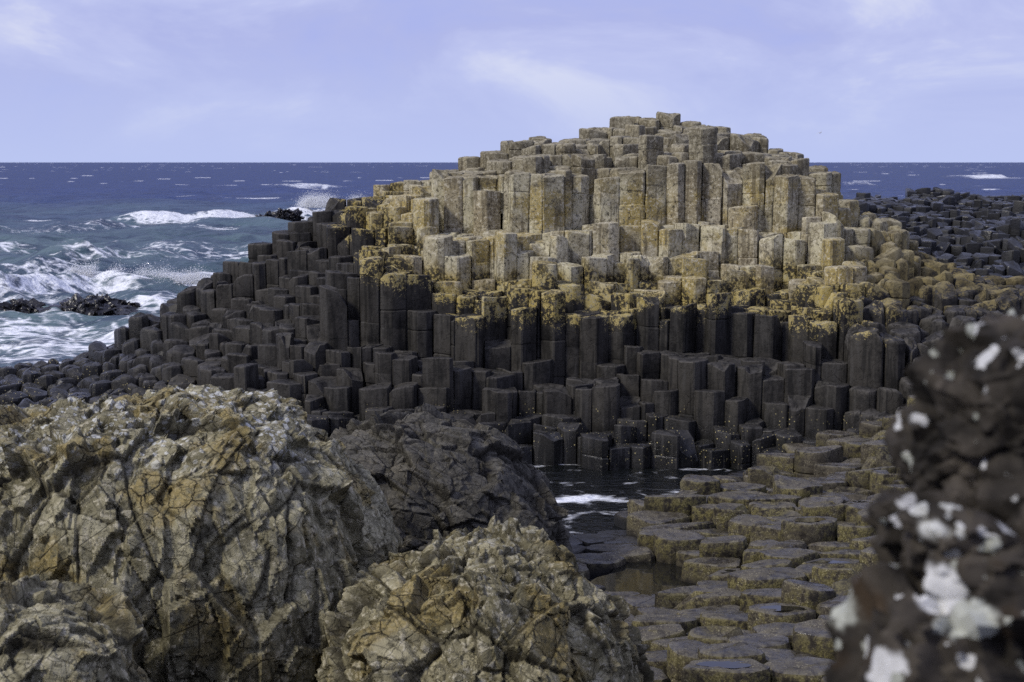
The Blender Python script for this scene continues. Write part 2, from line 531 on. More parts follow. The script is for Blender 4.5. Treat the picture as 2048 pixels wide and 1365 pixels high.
def mat_sea():
    m = NT('sea_water')
    x, y, z = m.sep(m.pos)
    foam = m.attr('foam')
    shal = m.attr('shallow')
    p2 = m.vmath('MULTIPLY', m.pos, (0.55, 1.0, 1.0))
    n1 = m.noise(0.9, 3, 0.6, p2)
    n2 = m.noise(0.16, 3, 0.6, p2)
    n3 = m.noise(5.0, 3, 0.6, p2)
    col = m.mix(shal, (0.022, 0.045, 0.150), (0.090, 0.140, 0.150))
    col = m.mix(m.rng(n2, 0.35, 0.65, 0.0, 0.45), col, (0.014, 0.026, 0.080))
    col = m.mix(m.rng(n1, 0.52, 0.36, 0.0, 0.55), col, (0.012, 0.022, 0.060))  # shading of the chop painted into the water colour
    still = m.attr('still')
    col = m.mix(still, col, (0.006, 0.007, 0.007))
    h = m.math('ADD', m.math('MULTIPLY', n1, 0.55), m.math('MULTIPLY', n2, 2.4))
    h = m.math('ADD', h, m.math('MULTIPLY', n3, 0.10))
    nb = m.bump(h, 0.9, 0.9)
    nrm_calm = m.bump(m.math('ADD', n3, m.math('MULTIPLY', m.noise(16.0, 3), 0.4)), 0.9, 0.06)
    mx = m.t.nodes.new('ShaderNodeMix')
    mx.data_type = 'VECTOR'
    m.put(mx.inputs['Factor'], still)
    m.put(mx.inputs[4], nb)
    m.put(mx.inputs[5], nrm_calm)
    dif = m.t.nodes.new('ShaderNodeBsdfDiffuse')
    m.put(dif.inputs['Color'], col)
    m.put(dif.inputs['Normal'], mx.outputs[1])
    glo = m.t.nodes.new('ShaderNodeBsdfGlossy')
    m.put(glo.inputs['Roughness'], m.rng(still, 0.0, 1.0, 0.16, 0.06))
    m.put(glo.inputs['Normal'], mx.outputs[1])
    fre = m.t.nodes.new('ShaderNodeFresnel')
    fre.inputs['IOR'].default_value = 1.33
    m.put(fre.inputs['Normal'], mx.outputs[1])
    mw = m.t.nodes.new('ShaderNodeMixShader')
    m.put(mw.inputs[0], m.math('MINIMUM', fre.outputs[0], m.rng(still, 0.0, 1.0, 0.21, 0.9)))
    m.t.links.new(dif.outputs[0], mw.inputs[1])
    m.t.links.new(glo.outputs[0], mw.inputs[2])
    water = mw.outputs[0]
    # foam: lacy where thin, solid where thick
    wv = m.vmath('MULTIPLY_ADD', m.vmath('ADD', (0, 0, 0), n1), (1.5, -1.5, 0.5), m.pos)
    fd, _ = m.voro(1.5, 'DISTANCE_TO_EDGE', wv)
    lace = m.math('MULTIPLY', m.rng(fd, 0.22, 0.0), 0.16)
    fn = m.math('ADD', m.math('MULTIPLY_ADD', m.noise(1.5, 6, 0.72, p2, 0.6), 1.5, -0.32), lace)
    fm = m.rng(m.math('SUBTRACT', m.math('ADD', foam, fn), 1.0), -0.08, 0.26)
    white = m.principled((0.80, 0.82, 0.85), 0.7, m.bump(n3, 0.8, 0.25), 0.2)
    ms = m.t.nodes.new('ShaderNodeMixShader')
    m.put(ms.inputs[0], fm)
    m.t.links.new(water, ms.inputs[1])
    m.t.links.new(white, ms.inputs[2])
    return m.finish(ms.outputs[0])


def mat_plain(name, col, rough, spec=0.4, bump=None):
    m = NT(name)
    n = m.bump(m.noise(bump[0], 4), bump[1], bump[2]) if bump else None
    return m.finish(m.principled(col, rough, n, spec))


def mat_spray():
    m = NT('sea_spray')
    return m.finish(m.principled((0.85, 0.87, 0.90), 0.9, None, 0.1))


M_OUT, M_FAR, M_PAVE = mat_outcrop(), mat_far(), mat_pavement()
M_SEA, M_NEAR, M_SPRAY = mat_sea(), mat_near_rock(), mat_spray()
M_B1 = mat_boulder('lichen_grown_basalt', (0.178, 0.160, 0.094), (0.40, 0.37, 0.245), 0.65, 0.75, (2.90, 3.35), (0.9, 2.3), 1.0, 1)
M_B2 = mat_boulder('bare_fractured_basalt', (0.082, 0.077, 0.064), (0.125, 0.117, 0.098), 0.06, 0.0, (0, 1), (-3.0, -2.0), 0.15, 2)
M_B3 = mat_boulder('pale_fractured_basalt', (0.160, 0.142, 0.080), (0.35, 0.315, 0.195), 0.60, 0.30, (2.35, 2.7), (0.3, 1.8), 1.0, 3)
M_WETROCK = mat_plain('wet_reef_rock', (0.012, 0.011, 0.012), 0.28, 0.5, (5, 0.6, 0.1))
M_BED = mat_plain('dark_rock_bed', (0.022, 0.021, 0.019), 0.6, 0.4, (12, 0.7, 0.05))

# ------------------------------------------------------------------ ground
gx, gy = np.meshgrid(np.linspace(-70, 70, 141), np.linspace(-45, 75, 121))
gz = np.interp(gy, [-45, 0, 5, 10, 14, 18, 30, 60, 75], [9.0, 3.3, 1.8, 0.35, -0.12, -0.55, -0.9, -1.5, -3.0])
gz = gz - smooth(8, 40, np.abs(gx)) * smooth(8, 16, gy) * 1.0
gp = np.stack([gx.ravel(), gy.ravel(), gz.ravel()], 1)
gp[:, 2] += 0.05 * fbm(gp * 0.9, 3, 5)
ii = np.arange(140)[None, :] + 141 * np.arange(120)[:, None]
gf = np.stack([ii, ii + 1, ii + 142, ii + 141], -1).reshape(-1, 4)
tag(link('ground', mesh_np('ground', gp, gf, smooth_deg=180), M_BED), kind='structure')

# ------------------------------------------------------------------ sea
NA = 600
az = np.concatenate([np.linspace(-1.2, -0.42, 30)[:-1], np.linspace(-0.42, 0.42, NA), np.linspace(0.42, 1.2, 30)[1:]])
pyr = np.concatenate([np.linspace(1640, 1100, 30)[:-1], np.linspace(1100, 800, 90)[:-1], np.linspace(800, 345, 350)[:-1], np.linspace(345, 325.6, 60)])
dr = CAMZ / ((pyr - HORIZON) / FPX)
dr = np.concatenate([dr, [40000.0]])
A, D = np.meshgrid(az, dr)
X, Y = A * D, D
wgt = np.zeros_like(X)
Z = np.zeros_like(X)
DX, DY = np.zeros_like(X), np.zeros_like(X)
step = np.gradient(dr)[:, None] * np.ones_like(X)
wr = np.random.default_rng(3)
# calm inside the inlet on the landward side of the knoll, and close to its lee
still = smooth(-9.5, -6.5, X) * smooth(30, 27, Y)
calm = np.clip(0.06 + 0.94 * smooth(24, 46, Y) * (1 - still), 0, 1)
calm = np.where(still > 0.5, 0.035, calm)
for k in range(70):
    L = 1.0 * 24.0 ** (k / 69.0)
    th = wr.normal(R(62), R(30))                       # swell runs in from the north-west
    kx, ky = 2 * math.pi / L * math.cos(th), 2 * math.pi / L * math.sin(th)
    a = 0.0125 * L ** 0.62 * wr.uniform(0.6, 1.3)
    a = a * np.clip(L / (2.2 * step) - 0.5, 0, 1)
    ph = kx * X + ky * Y + wr.uniform(0, 6.28)
    Z += a * calm * np.cos(ph)
    s = 0.85 * a * calm * np.sin(ph)
    DX -= s * math.cos(th)
    DY -= s * math.sin(th)
P2 = np.stack([X.ravel(), Y.ravel(), np.zeros(X.size)], 1)
n_lo = fbm(P2 * np.array([0.05, 0.09, 1]), 4, 21).reshape(X.shape)
n_md = fbm(P2 * np.array([0.22, 0.45, 1]), 4, 31).reshape(X.shape)


def band(xa, ya, xb, yb, half, amp, foam_amt, soft=3.0):
    """a breaking crest from (xa,ya) to (xb,yb)"""
    global Z, foam
    ux, uy = xb - xa, yb - ya
    Ln = math.hypot(ux, uy)
    ux, uy = ux / Ln, uy / Ln
    s = (X - xa) * ux + (Y - ya) * uy
    q = -(X - xa) * uy + (Y - ya) * ux + n_md * half * 0.6 + n_lo * half * 0.5
    along = smooth(-soft, soft, s) * smooth(Ln + soft, Ln - soft, s)
    prof = np.where(q > 0, np.exp(-(q / (half * 1.6)) ** 2), np.exp(-(q / (half * 0.7)) ** 2))
    Z += amp * along * prof * (1 + 0.25 * n_md)
    foam = np.maximum(foam, foam_amt * along * np.exp(-((q + 0.5 * half) / (half * 1.5)) ** 2))


foam = np.zeros_like(X)


def gp_(px, py):
    d = CAMZ / ((py - HORIZON) / FPX)
    return (px - W0 / 2) / FPX * d, d


# steep crests break white
crest = Z + 0.10 * n_md
foam = np.maximum(foam, 0.62 * smooth(0.42, 0.80, crest) * smooth(46, 60, Y))
far_caps = fbm(P2 * np.array([0.05, 0.06, 1]), 3, 77).reshape(X.shape) + 0.7 * fbm(P2 * np.array([0.22, 0.40, 1]), 3, 78).reshape(X.shape)
foam = np.maximum(foam, 0.74 * smooth(0.92, 1.30, far_caps) * smooth(80, 130, Y))
for (p0, p1, half, amp, fa) in (((-120, 622), (175, 585), 1.1, 0.75, 0.66), ((150, 582), (300, 592), 1.0, 0.65, 0.70),
                                ((285, 575), (480, 560), 1.2, 0.6, 0.66), ((240, 447), (700, 432), 2.4, 0.8, 0.84),
                                ((-50, 470), (260, 452), 3.5, 0.5, 0.42), ((100, 540), (420, 520), 2.0, 0.5, 0.46),
                                ((-50, 560), (200, 535), 1.5, 0.5, 0.50), ((560, 380), (640, 372), 4.0, 0.8, 0.66),
                                ((1900, 358), (1990, 355), 6.0, 1.0, 0.75), ((1650, 372), (1720, 370), 4.0, 0.6, 0.6),
                                ((300, 500), (560, 505), 2.0, 0.4, 0.45), ((-60, 505), (60, 500), 1.6, 0.5, 0.6)):
    a_, b_ = gp_(*p0), gp_(*p1)
    band(a_[0], a_[1], b_[0], b_[1], half, amp, fa, soft=max(1.5, 0.02 * a_[1]))
# churned water between the reef and the columns
wash = smooth(57, 50, Y) * smooth(30, 33, Y) * smooth(-4.0, -8.0, X)
foam = np.maximum(foam, wash * (0.56 + 0.20 * n_md + 0.14 * n_lo))
wash2 = smooth(33, 30, Y) * smooth(-9.5, -10.8, X)
foam = np.maximum(foam, wash2 * (0.46 + 0.2 * n_md))
# drifting froth in the inlet
fx, fy = gp_(1190, 1008)
foam = np.maximum(foam, 0.92 * np.exp(-((X - fx) / 1.0) ** 2 - ((Y - fy) / 0.5) ** 2) * (0.85 + 0.4 * n_md))
foam = np.maximum(foam, still * np.clip(0.40 + 0.16 * n_md, 0, 1))
shal = smooth(240, 55, Y + 25 * n_lo)
verts = np.stack([(X + DX).ravel(), (Y + DY).ravel(), Z.ravel()], 1)
nr, nc = X.shape
ii = np.arange(nc - 1)[None, :] + nc * np.arange(nr - 1)[:, None]
sf = np.stack([ii, ii + 1, ii + nc + 1, ii + nc], -1).reshape(-1, 4)
tag(link('sea', mesh_np('sea', verts, sf, {'foam': foam.ravel(), 'shallow': shal.ravel(), 'still': still.ravel()}, 180), M_SEA), kind='structure')


def spray_plume(px, py, d, w, h, n, seed, label, lean=0.3, lift=-0.1):
    """droplets thrown up by a breaking wave"""
    q = np.random.default_rng(seed)
    n = int(n * 3)
    cx, cy, cz = world_at(px, py, d)
    u = q.normal(0, 1, (n, 3))
    t = q.power(0.55, n)[:, None]
    t = 1 - t
    jets = q.normal(0, 0.45, 9)
    jh = q.uniform(0.35, 1.0, 9)
    ji = q.integers(0, 9, n)
    zz = (np.abs(u[:, 2]) * 0.33 + q.random(n) * 0.25) * h * jh[ji]
    pos = np.stack([(jets[ji] * w + u[:, 0] * w * 0.13) + lean * zz, u[:, 1] * w * 0.2, zz], 1)
    keep = pos[:, 2] < h * 1.5
    pos = pos[keep]
    n = len(pos)
    s = (0.006 + 0.012 * q.random(n) ** 6)[:, None] * min(1.2, d / 55.0)
    tet = np.array([[1, 1, 1], [1, -1, -1], [-1, 1, -1], [-1, -1, 1]], float)
    v = (pos[:, None, :] + tet[None] * s[:, :, None] * q.uniform(0.6, 1.3, (n, 4, 1))).reshape(-1, 3)
    b = 4 * np.arange(n)[:, None]
    f = np.concatenate([np.concatenate([b + np.array(t3)[None], -np.ones((n, 1), int)], 1) for t3 in ((0, 1, 2), (0, 3, 1), (0, 2, 3), (1, 3, 2))])
    o = link('spray', mesh_np('spray', v, f), M_SPRAY, loc=(cx, cy, cz + lift))
    tag(o, label, 'spray', 'spray thrown up by breaking waves', 'stuff')


spray_plume(160, 588, 54.5, 0.8, 1.0, 8000, 1, 'tall burst of white spray over the wave behind the black reef', lift=0.35)
spray_plume(340, 585, 54.5, 1.6, 0.8, 9000, 2, 'low white spray over the wave beside the dark columns', lift=0.3)
spray_plume(640, 414, 128, 3.4, 1.5, 26000, 3, 'white spray bursting behind the sloping shoulder of the knoll')
spray_plume(520, 440, 124, 5.0, 0.6, 9000, 4, 'thin white spray along the distant line of surf')


# ------------------------------------------------------------------ columns
def hex_sites(x0, x1, y0, y1, s, jit, q):
    out = []
    j, y = 0, y0
    while y < y1:
        x = x0 + (0.5 * s if j % 2 else 0)
        while x < x1:
            out.append((x + q.normal(0, jit * s), y + q.normal(0, jit * s)))
            x += s
        y += s * 0.866
        j += 1
    return np.array(out)


def cells(sites, s):
    """Voronoi polygons by half-plane clipping"""
    grid = {}
    for i, (x, y) in enumerate(sites):
        grid.setdefault((int(x // s), int(y // s)), []).append(i)
    polys, nbs = [], []
    for i, (x, y) in enumerate(sites):
        gi, gj = int(x // s), int(y // s)
        near = [k for a in (-2, -1, 0, 1, 2) for b in (-2, -1, 0, 1, 2) for k in grid.get((gi + a, gj + b), ()) if k != i]
        near.sort(key=lambda k: (sites[k][0] - x) ** 2 + (sites[k][1] - y) ** 2)
        poly = [(-s, -s), (s, -s), (s, s), (-s, s)]
        nb = []
        for k in near[:14]:
            nx_, ny_ = sites[k][0] - x, sites[k][1] - y
            c = 0.5 * (nx_ * nx_ + ny_ * ny_)
            new, cut = [], False
            for a in range(len(poly)):
                p, q = poly[a], poly[(a + 1) % len(poly)]
                dp, dq = c - (p[0] * nx_ + p[1] * ny_), c - (q[0] * nx_ + q[1] * ny_)
                if dp >= 0:
                    new.append(p)
                if (dp >= 0) != (dq >= 0):
                    t = dp / (dp - dq)
                    new.append((p[0] + t * (q[0] - p[0]), p[1] + t * (q[1] - p[1])))
                    cut = True
            if cut:
                poly = new
                nb.append(k)
        polys.append(np.array(poly))
        nbs.append(nb)
    return polys, nbs


def column(poly, ztop, zbot, q, rnd=0.03, gap=0.012, tilt=0.1, dome=0.02, drum=(0.28, 0.55), bev=0.08, mids=True, chip=0.25, lean=(0, 0), rough=0.008):
    """one basalt column: bevelled polygon, drums with open joints, worn top. Returns verts (local to its axis, z in world), faces, edge, """
    # drop very short sides
    pts = [poly[0]]
    for p in poly[1:]:
        if np.hypot(*(p - pts[-1])) > 0.06:
            pts.append(p)
    if np.hypot(*(pts[0] - pts[-1])) < 0.06:
        pts.pop()
    poly = np.array(pts)
    n = len(poly)
    rad = np.sqrt((poly ** 2).sum(1)).mean()
    poly = poly * (1 - gap / rad)
    ring = []
    for a in range(n):
        p0, p1, p2 = poly[a - 1], poly[a], poly[(a + 1) % n]
        ring.append(p1 + (p0 - p1) * bev)
        ring.append(p1 + (p2 - p1) * bev)
        if mids:
            ring.append(0.5 * (p1 + p2) * (1 + q.normal(0, 0.02)))
    ring = np.array(ring)
    m = len(ring)
    ang = np.arctan2(ring[:, 1], ring[:, 0])
    rr = np.sqrt((ring ** 2).sum(1))
    g = q.normal(0, tilt, 2)
    topz = ring @ g
    if q.random() < chip:
        a = q.uniform(0, 6.28)
        c = q.uniform(0.1, 0.6) * rad
        topz = topz - np.maximum(0, ring @ np.array([math.cos(a), math.sin(a)]) - c) * q.uniform(0.5, 2.2)
    topz = topz - max(0, topz.max()) * 0.5
    rnd = min(rnd, 0.45 * rad)
    rings, edge = [], []

    def add(z, inset, ev, off=(0, 0), wob=0.0, follow=0.0):
        k = 1 - inset / rr.clip(0.05)
        zz = z + follow * topz + wob
        j = 1 + q.normal(0, rough, m)
        rings.append(np.stack([ring[:, 0] * k * j + off[0], ring[:, 1] * k * j + off[1], zz * np.ones(m)], 1))
        edge.append(np.full(m, ev))

    h = ztop - zbot
    zc = ztop
    off = (0.0, 0.0)
    add(ztop, rnd * 1.0, 0.55, off, follow=1)
    add(ztop - 0.28 * rnd, rnd * 0.30, 1.0, off, follow=1)
    add(ztop - rnd, 0.0, 0.25, off, follow=1)
    first = True
    joints = []
    while True:
        dh = q.uniform(*drum)
        if first:
            dh = max(dh, 0.10 + rnd + abs(topz).max() + 0.02)
        zj = zc - dh
        ph = q.uniform(0, 6.28)
        wob = q.uniform(0.004, 0.02) * np.cos(ang + ph) + q.uniform(-0.012, 0.012) * np.cos(2 * ang + ph)
        if zj < zbot + 0.08:
            add(zbot, 0, 0, off)
            break
        add(zj + 0.022, 0.0, 0.1, off, wob)
        add(zj, q.choice([0.003, 0.006, 0.012, 0.018]), 0.0, off, wob)
        joints.append(len(rings) - 1)
        off = (off[0] * 0.5 + q.normal(0, 0.006), off[1] * 0.5 + q.normal(0, 0.006))
        add(zj - 0.022, q.uniform(-0.004, 0.004), 0.15, off, wob)
        zc = zj
        first = False
    V = np.concatenate(rings)
    E = np.concatenate(edge)
    nr = len(rings)
    a = np.arange(m)
    b = (a + 1) % m
    F = []
    for r in range(nr - 1):
        F.append(np.stack([r * m + b, r * m + a, (r + 1) * m + a, (r + 1) * m + b], 1))
    # worn top: a mid ring and the crown
    mid = rings[0].copy()
    cxy = mid[:, :2].mean(0)
    mid[:, :2] = cxy + (mid[:, :2] - cxy) * 0.5
    cz = rings[0][:, 2].mean()
    mid[:, 2] = 0.5 * (rings[0][:, 2] + cz) + dome * 0.7 + q.normal(0, 0.007, m)
    base = len(V)
    V = np.concatenate([V, mid, [[cxy[0], cxy[1], cz + dome + q.normal(0, 0.006)]]])
    E = np.concatenate([E, np.full(m + 1, 0.15)])
    F.append(np.stack([a, b, base + b, base + a], 1))
    F.append(np.stack([base + a, base + b, np.full(m, base + m), np.full(m, -1)], 1))
    F = np.concatenate(F)
    per = 3 if mids else 2
    side = (np.arange(m) // per)                                # which flat of the column, which drum
    FA = np.full(len(F), q.random())
    fv = q.random((len(joints) + 1, n + 1))
    for r in range(nr - 1):
        dn = int(np.searchsorted(joints, r, side='right'))
        FA[r * m:(r + 1) * m] = fv[dn, side % (n + 1)]
    V[:, 0] += lean[0] * (V[:, 2] - zbot)
    V[:, 1] += lean[1] * (V[:, 2] - zbot)
    return V, F, E, FA


def in_poly(px, py, poly):
    inside = np.zeros(px.shape, bool)
    n = len(poly)
    for i in range(n):
        (x0, y0), (x1, y1) = poly[i - 1], poly[i]
        c = ((y0 > py) != (y1 > py)) & (px < (x1 - x0) * (py - y0) / ((y1 - y0) if y1 != y0 else 1e-9) + x0)
        inside ^= c
    return inside


# outlines of the boulders as they stand in front of the columns
B1 = [(a_, b_ + (22 if b_ < 920 else 0)) for a_, b_ in [(772, 1150), (765, 1080), (735, 1010), (700, 950), (690, 905), (655, 872), (600, 835), (560, 810), (490, 797), (430, 790), (330, 786), (240, 788),
      (205, 812), (130, 812), (60, 822), (0, 815), (-120, 840), (-260, 900), (-330, 1100), (-330, 1500), (0, 1640), (400, 1640), (700, 1560), (775, 1400), (765, 1250)]]
B2 = [(1132, 1110), (1125, 1060), (1100, 1000), (1060, 950), (1010, 895), (960, 865), (880, 845), (815, 827), (760, 850), (700, 868), (660, 880), (600, 920),
      (560, 1000), (560, 1150), (700, 1250), (900, 1260), (1100, 1180)]
B3 = [(1275, 1330), (1250, 1260), (1225, 1200), (1180, 1150), (1130, 1115), (1080, 1088), (1040, 1085), (1000, 1066), (960, 1070), (930, 1088), (880, 1105),
      (830, 1130), (770, 1150), (720, 1175), (690, 1205), (670, 1260), (655, 1330), (640, 1450), (700, 1600), (1000, 1650), (1250, 1560), (1290, 1430)]


def shown(sites, tops, bots, width, occl):
    """roughly how many pixels of each column the photograph shows (back to front fill)"""
    buf = -np.ones((683, 1024), np.int32)
    for i in np.argsort(-sites[:, 1]):
        x, y = sites[i]
        p, t = to_px(x, y, tops[i])
        _, b = to_px(x, y, bots[i])
        hw = 0.5 * width * FPX / y
        x0, x1, y0, y1 = int((p - hw) / 2), int((p + hw) / 2), int(t / 2), int(b / 2)
        if x1 <= 0 or x0 >= 1024 or y1 <= 0 or y0 >= 683:
            continue
        buf[max(0, y0):max(0, y1), max(0, x0):max(0, x1)] = i
    yy, xx = np.mgrid[0:683, 0:1024] * 2.0
    for po in occl:
        buf[in_poly(xx, yy, po)] = -1
    cnt = np.bincount(buf[buf >= 0], minlength=len(sites))
    return cnt


def build_columns(root, sites, polys, nbs, tops, keep, pars, material, q, n_parts, width, occl, rest_name, zfloor, smooth_deg=24, part_name='column'):
    bots = np.array([max(zfloor, min([tops[k] for k in nb] + [tops[i]]) - 0.45) for i, nb in enumerate(nbs)])
    cnt = shown(sites[keep], tops[keep], bots[keep], width, occl)
    idx = np.array(keep)[np.argsort(-cnt)]
    cs = np.sort(cnt)[::-1]
    parts = [i for i, c in zip(idx, cs) if c > 12][:n_parts]
    pset = set(parts)
    RV, RF, RE, RT, RA, nv = [], [], [], [], [], 0
    for i in keep:
        V, F, E, FA = column(polys[i], tops[i], bots[i], q, **pars(i))
        tone = q.random()
        if i in pset:
            o_xy = np.array([sites[i][0], sites[i][1], bots[i]])
            Vl = V.copy()
            Vl[:, 2] -= bots[i]
            me = mesh_np(part_name, Vl, F, {'edge': E, 'tone': np.full(len(V), tone)}, smooth_deg, {'facet': FA})
            link(part_name, me, material, root, loc=tuple(o_xy - np.array(root.location)))
        else:
            V = V.copy()
            V[:, 0] += sites[i][0] - root.location.x
            V[:, 1] += sites[i][1] - root.location.y
            V[:, 2] -= root.location.z
            RV.append(V)
            RF.append(np.where(F >= 0, F + nv, -1))
            RE.append(E)
            RT.append(np.full(len(V), tone))
            RA.append(FA)
            nv += len(V)
    if RV:
        me = mesh_np(rest_name, np.concatenate(RV), np.concatenate(RF), {'edge': np.concatenate(RE), 'tone': np.concatenate(RT)}, smooth_deg, {'facet': np.concatenate(RA)})
        tag(link(rest_name, me, material, root), kind='stuff')
    return bots


def profile_height(knots, q_back=0.75, tail=3.2):
    pxs = np.array([k[0] for k in knots], float)
    zs, ds = [], []
    for k in knots:
        d = np.array([p[1] for p in k[1]], float)
        z = np.array([world_at(1024, p[0], p[1])[2] for p in k[1]])
        zs.append(z)
        ds.append(d)

    def H(x, y):
        px = W0 / 2 + FPX * x / (y * 1.008)
        px = min(max(px, pxs[0]), pxs[-1] - 1e-6)
        j = int(np.searchsorted(pxs, px, side='right') - 1)
        j = min(j, len(pxs) - 2)
        t = (px - pxs[j]) / (pxs[j + 1] - pxs[j])
        # blend the two profiles along their own length, so that cliffs run on between them
        f0 = (1 - t) * ds[j][0] + t * ds[j + 1][0]
        f1 = (1 - t) * ds[j][-1] + t * ds[j + 1][-1]
        s = (y - f0) / (f1 - f0)

        def ev(m):
            yy = ds[m][0] + s * (ds[m][-1] - ds[m][0])
            if s > 1:
                return zs[m][-1] - q_back * (yy - ds[m][-1])
            return float(np.interp(yy, ds[m], zs[m]))
        return (1 - t) * ev(j) + t * ev(j + 1), s, px, (y - f1)
    return H


KNOLL = [
    (-200, [(860, 25.5), (800, 28.2), (765, 30.2), (752, 31.8)]),
    (0, [(850, 25.5), (800, 28), (760, 30), (745, 31.5)]),
    (150, [(870, 25), (800, 27), (740, 30), (708, 31)]),
    (300, [(870, 24.5), (800, 26), (740, 28), (700, 29.3), (637, 30.5)]),
    (400, [(880, 24.3), (790, 25.5), (720, 27.4), (650, 29), (600, 29.8), (560, 30.3)]),
    (550, [(890, 24), (790, 25), (740, 25.8), (680, 26.8), (600, 28.3), (540, 29.3), (477, 30.2)]),
    (650, [(890, 23.8), (800, 24.6), (700, 25.8), (620, 27), (520, 28.6), (450, 29.8), (402, 30.5)]),
    (750, [(900, 23.6), (800, 24.5), (720, 25.2), (680, 25.9), (530, 26.3), (500, 27.8), (440, 28.6), (405, 29.8), (378, 31)]),
    (900, [(920, 23.4), (820, 24.2), (730, 25.0), (700, 25.5), (600, 25.9), (585, 26.6), (495, 27), (475, 28.0), (400, 28.5), (370, 29.6), (352, 30), (328, 31)]),
    (1050, [(938, 23.2), (860, 23.6), (780, 24.3), (745, 25.1), (605, 25.6), (580, 26.5), (505, 26.8), (480, 27.7), (340, 28.1), (328, 29.0), (295, 31)]),
    (1200, [(940, 23.1), (850, 23.6), (780, 24.2), (740, 25.1), (600, 25.6), (570, 26.7), (530, 27.1), (480, 27.9), (325, 28.5), (310, 29.5), (245, 32)]),
    (1330, [(940, 23.1), (860, 23.6), (775, 24.2), (730, 25), (620, 25.5), (570, 26.8), (545, 27.2), (460, 28), (310, 28.7), (285, 30), (232, 32)]),
    (1400, [(940, 23.05), (855, 23.55), (730, 24.1), (705, 24.9), (640, 25.4), (575, 26.7), (545, 27.2), (440, 28), (310, 28.8), (280, 30), (242, 31.8)]),
    (1480, [(940, 23), (850, 23.5), (730, 24.0), (700, 24.9), (650, 25.3), (580, 26.5), (545, 27), (420, 28), (320, 28.8), (264, 31.3)]),
    (1600, [(940, 22.8), (860, 23.4), (730, 23.9), (695, 24.8), (640, 25.3), (575, 26.5), (460, 27.3), (345, 28.6), (310, 30)]),
    (1645, [(935, 22.7), (850, 23.3), (725, 23.8), (685, 24.4), (610, 25.0), (560, 26.2), (450, 27), (340, 29.2)]),
    (1690, [(925, 22.6), (840, 23.2), (710, 23.7), (660, 24.2), (595, 25), (540, 26.2), (470, 27.4), (402, 29)]),
    (1780, [(890, 22.5), (790, 23), (700, 23.5), (630, 24.4), (560, 26.2), (500, 27.8), (450, 29.5)]),
    (1830, [(860, 22.5), (760, 23), (680, 23.9), (600, 26), (545, 28), (505, 29.5)]),
    (1950, [(810, 22.5), (700, 23.2), (650, 24.2), (600, 26), (548, 28.5)]),
    (2300, [(790, 22.5), (690, 23.4), (650, 24.4), (605, 26.2), (560, 28.5)]),
]
HK = profile_height(KNOLL)
qk = np.random.default_rng(11)
SK = 0.41
sk = hex_sites(-14.5, 13.5, 22.0, 34.5, SK, 0.24, qk)
hk = [HK(x, y) for x, y in sk]
near_ok = np.array([h[1] > -0.02 and h[3] < 2.2 for h in hk])
polys, nbs = cells(sk, SK)
pn = np.stack([sk[:, 0] * 0.9, sk[:, 1] * 0.9, np.zeros(len(sk))], 1)
nlow = fbm(pn, 3, 41)
nterr = vnoise(pn * 0.45, 51)
_, _, _, crv = worley(np.stack([sk[:, 0] / 1.25, sk[:, 1] / 0.95, np.full(len(sk), 0.5)], 1), 71)
clus = (crv[0][0] - 0.5) * 0.28                                    # neighbours snapped off at one level
LEVELS = [0.30, 0.72, 1.12, 1.50, 2.38, 2.68, 3.10, 3.62, 4.88, 5.16, 5.42, 5.70, 5.98, 6.2]
FINE = [0.3 * k_ + 0.08 for k_ in range(24)]
tops = np.zeros(len(sk))
rounding = np.zeros(len(sk))
for i, (h, s, px, back) in enumerate(hk):
    z = h + 0.10 * nlow[i]
    tail = float(smooth(620, 250, px))
    east = float(smooth(1640, 1740, px))
    dz_ = 0.16 * nterr[i]
    mid_ = float(smooth(800, 930, px) * smooth(1650, 1590, px)) * float(smooth(-0.6, -1.6, back))
    low_ = float(smooth(2.9, 2.5, z) * smooth(600, 720, px))
    lv = min(LEVELS if max(mid_, low_) > 0.5 else FINE, key=lambda q_: abs(q_ - (z + dz_)))                   # ledges and cliffs
    wt = (0.85 if max(mid_, low_) > 0.5 else 0.6) * (1 - tail) * (1 - 0.6 * east)
    z = wt * (lv - dz_ * 0.8) + (1 - wt) * z
    z += clus[i] * (0.5 if back > -1.2 else 1.0) * (1 - 0.6 * tail) + qk.normal(0, 0.035 + 0.03 * tail)
    if back < -2.6 and qk.random() < 0.15 * (1 - tail):
        z += qk.choice([-0.45, -0.3, -0.2, 0.2, 0.4])                      # snapped-off or standing columns
    if s < 0.05 and px > 1000:
        z = max(z, 0.25 + 0.35 * qk.random())
    tops[i] = z
    rounding[i] = 0.020 + 0.022 * (h > 4.7) + 0.075 * tail + 0.065 * east * qk.uniform(0.5, 1.5)
ok = set(np.nonzero(near_ok)[0].tolist())
nbs = [[k for k in nb if k in ok] for nb in nbs]
keep = sorted(ok)


def pars_knoll(i):
    h, s, px, back = hk[i]
    rd = float(rounding[i]) * qk.uniform(0.6, 1.5)
    soft = rounding[i] > 0.06
    return dict(rnd=rd, gap=0.005 if not soft else 0.010, tilt=0.065 if not soft else 0.15, dome=(0.012 if not soft else 0.03),
                drum=((0.30, 1.05) if h < 4.5 else (0.20, 0.42)), chip=0.38, bev=0.07 if not soft else 0.15,
                lean=(qk.normal(0.012 * (-1 if px < 700 else 0.4), 0.010), qk.normal(0, 0.008)))


knoll = tag(empty('basalt_outcrop', (2.0, 26.0, 0.0)), 'tall stepped knoll of packed basalt columns, ochre lichen above a black base', 'rock formation')
build_columns(knoll, sk, polys, nbs, tops, keep, pars_knoll, M_OUT, qk, 300, SK, [B1, B2, B3], 'packed_columns', -0.7)

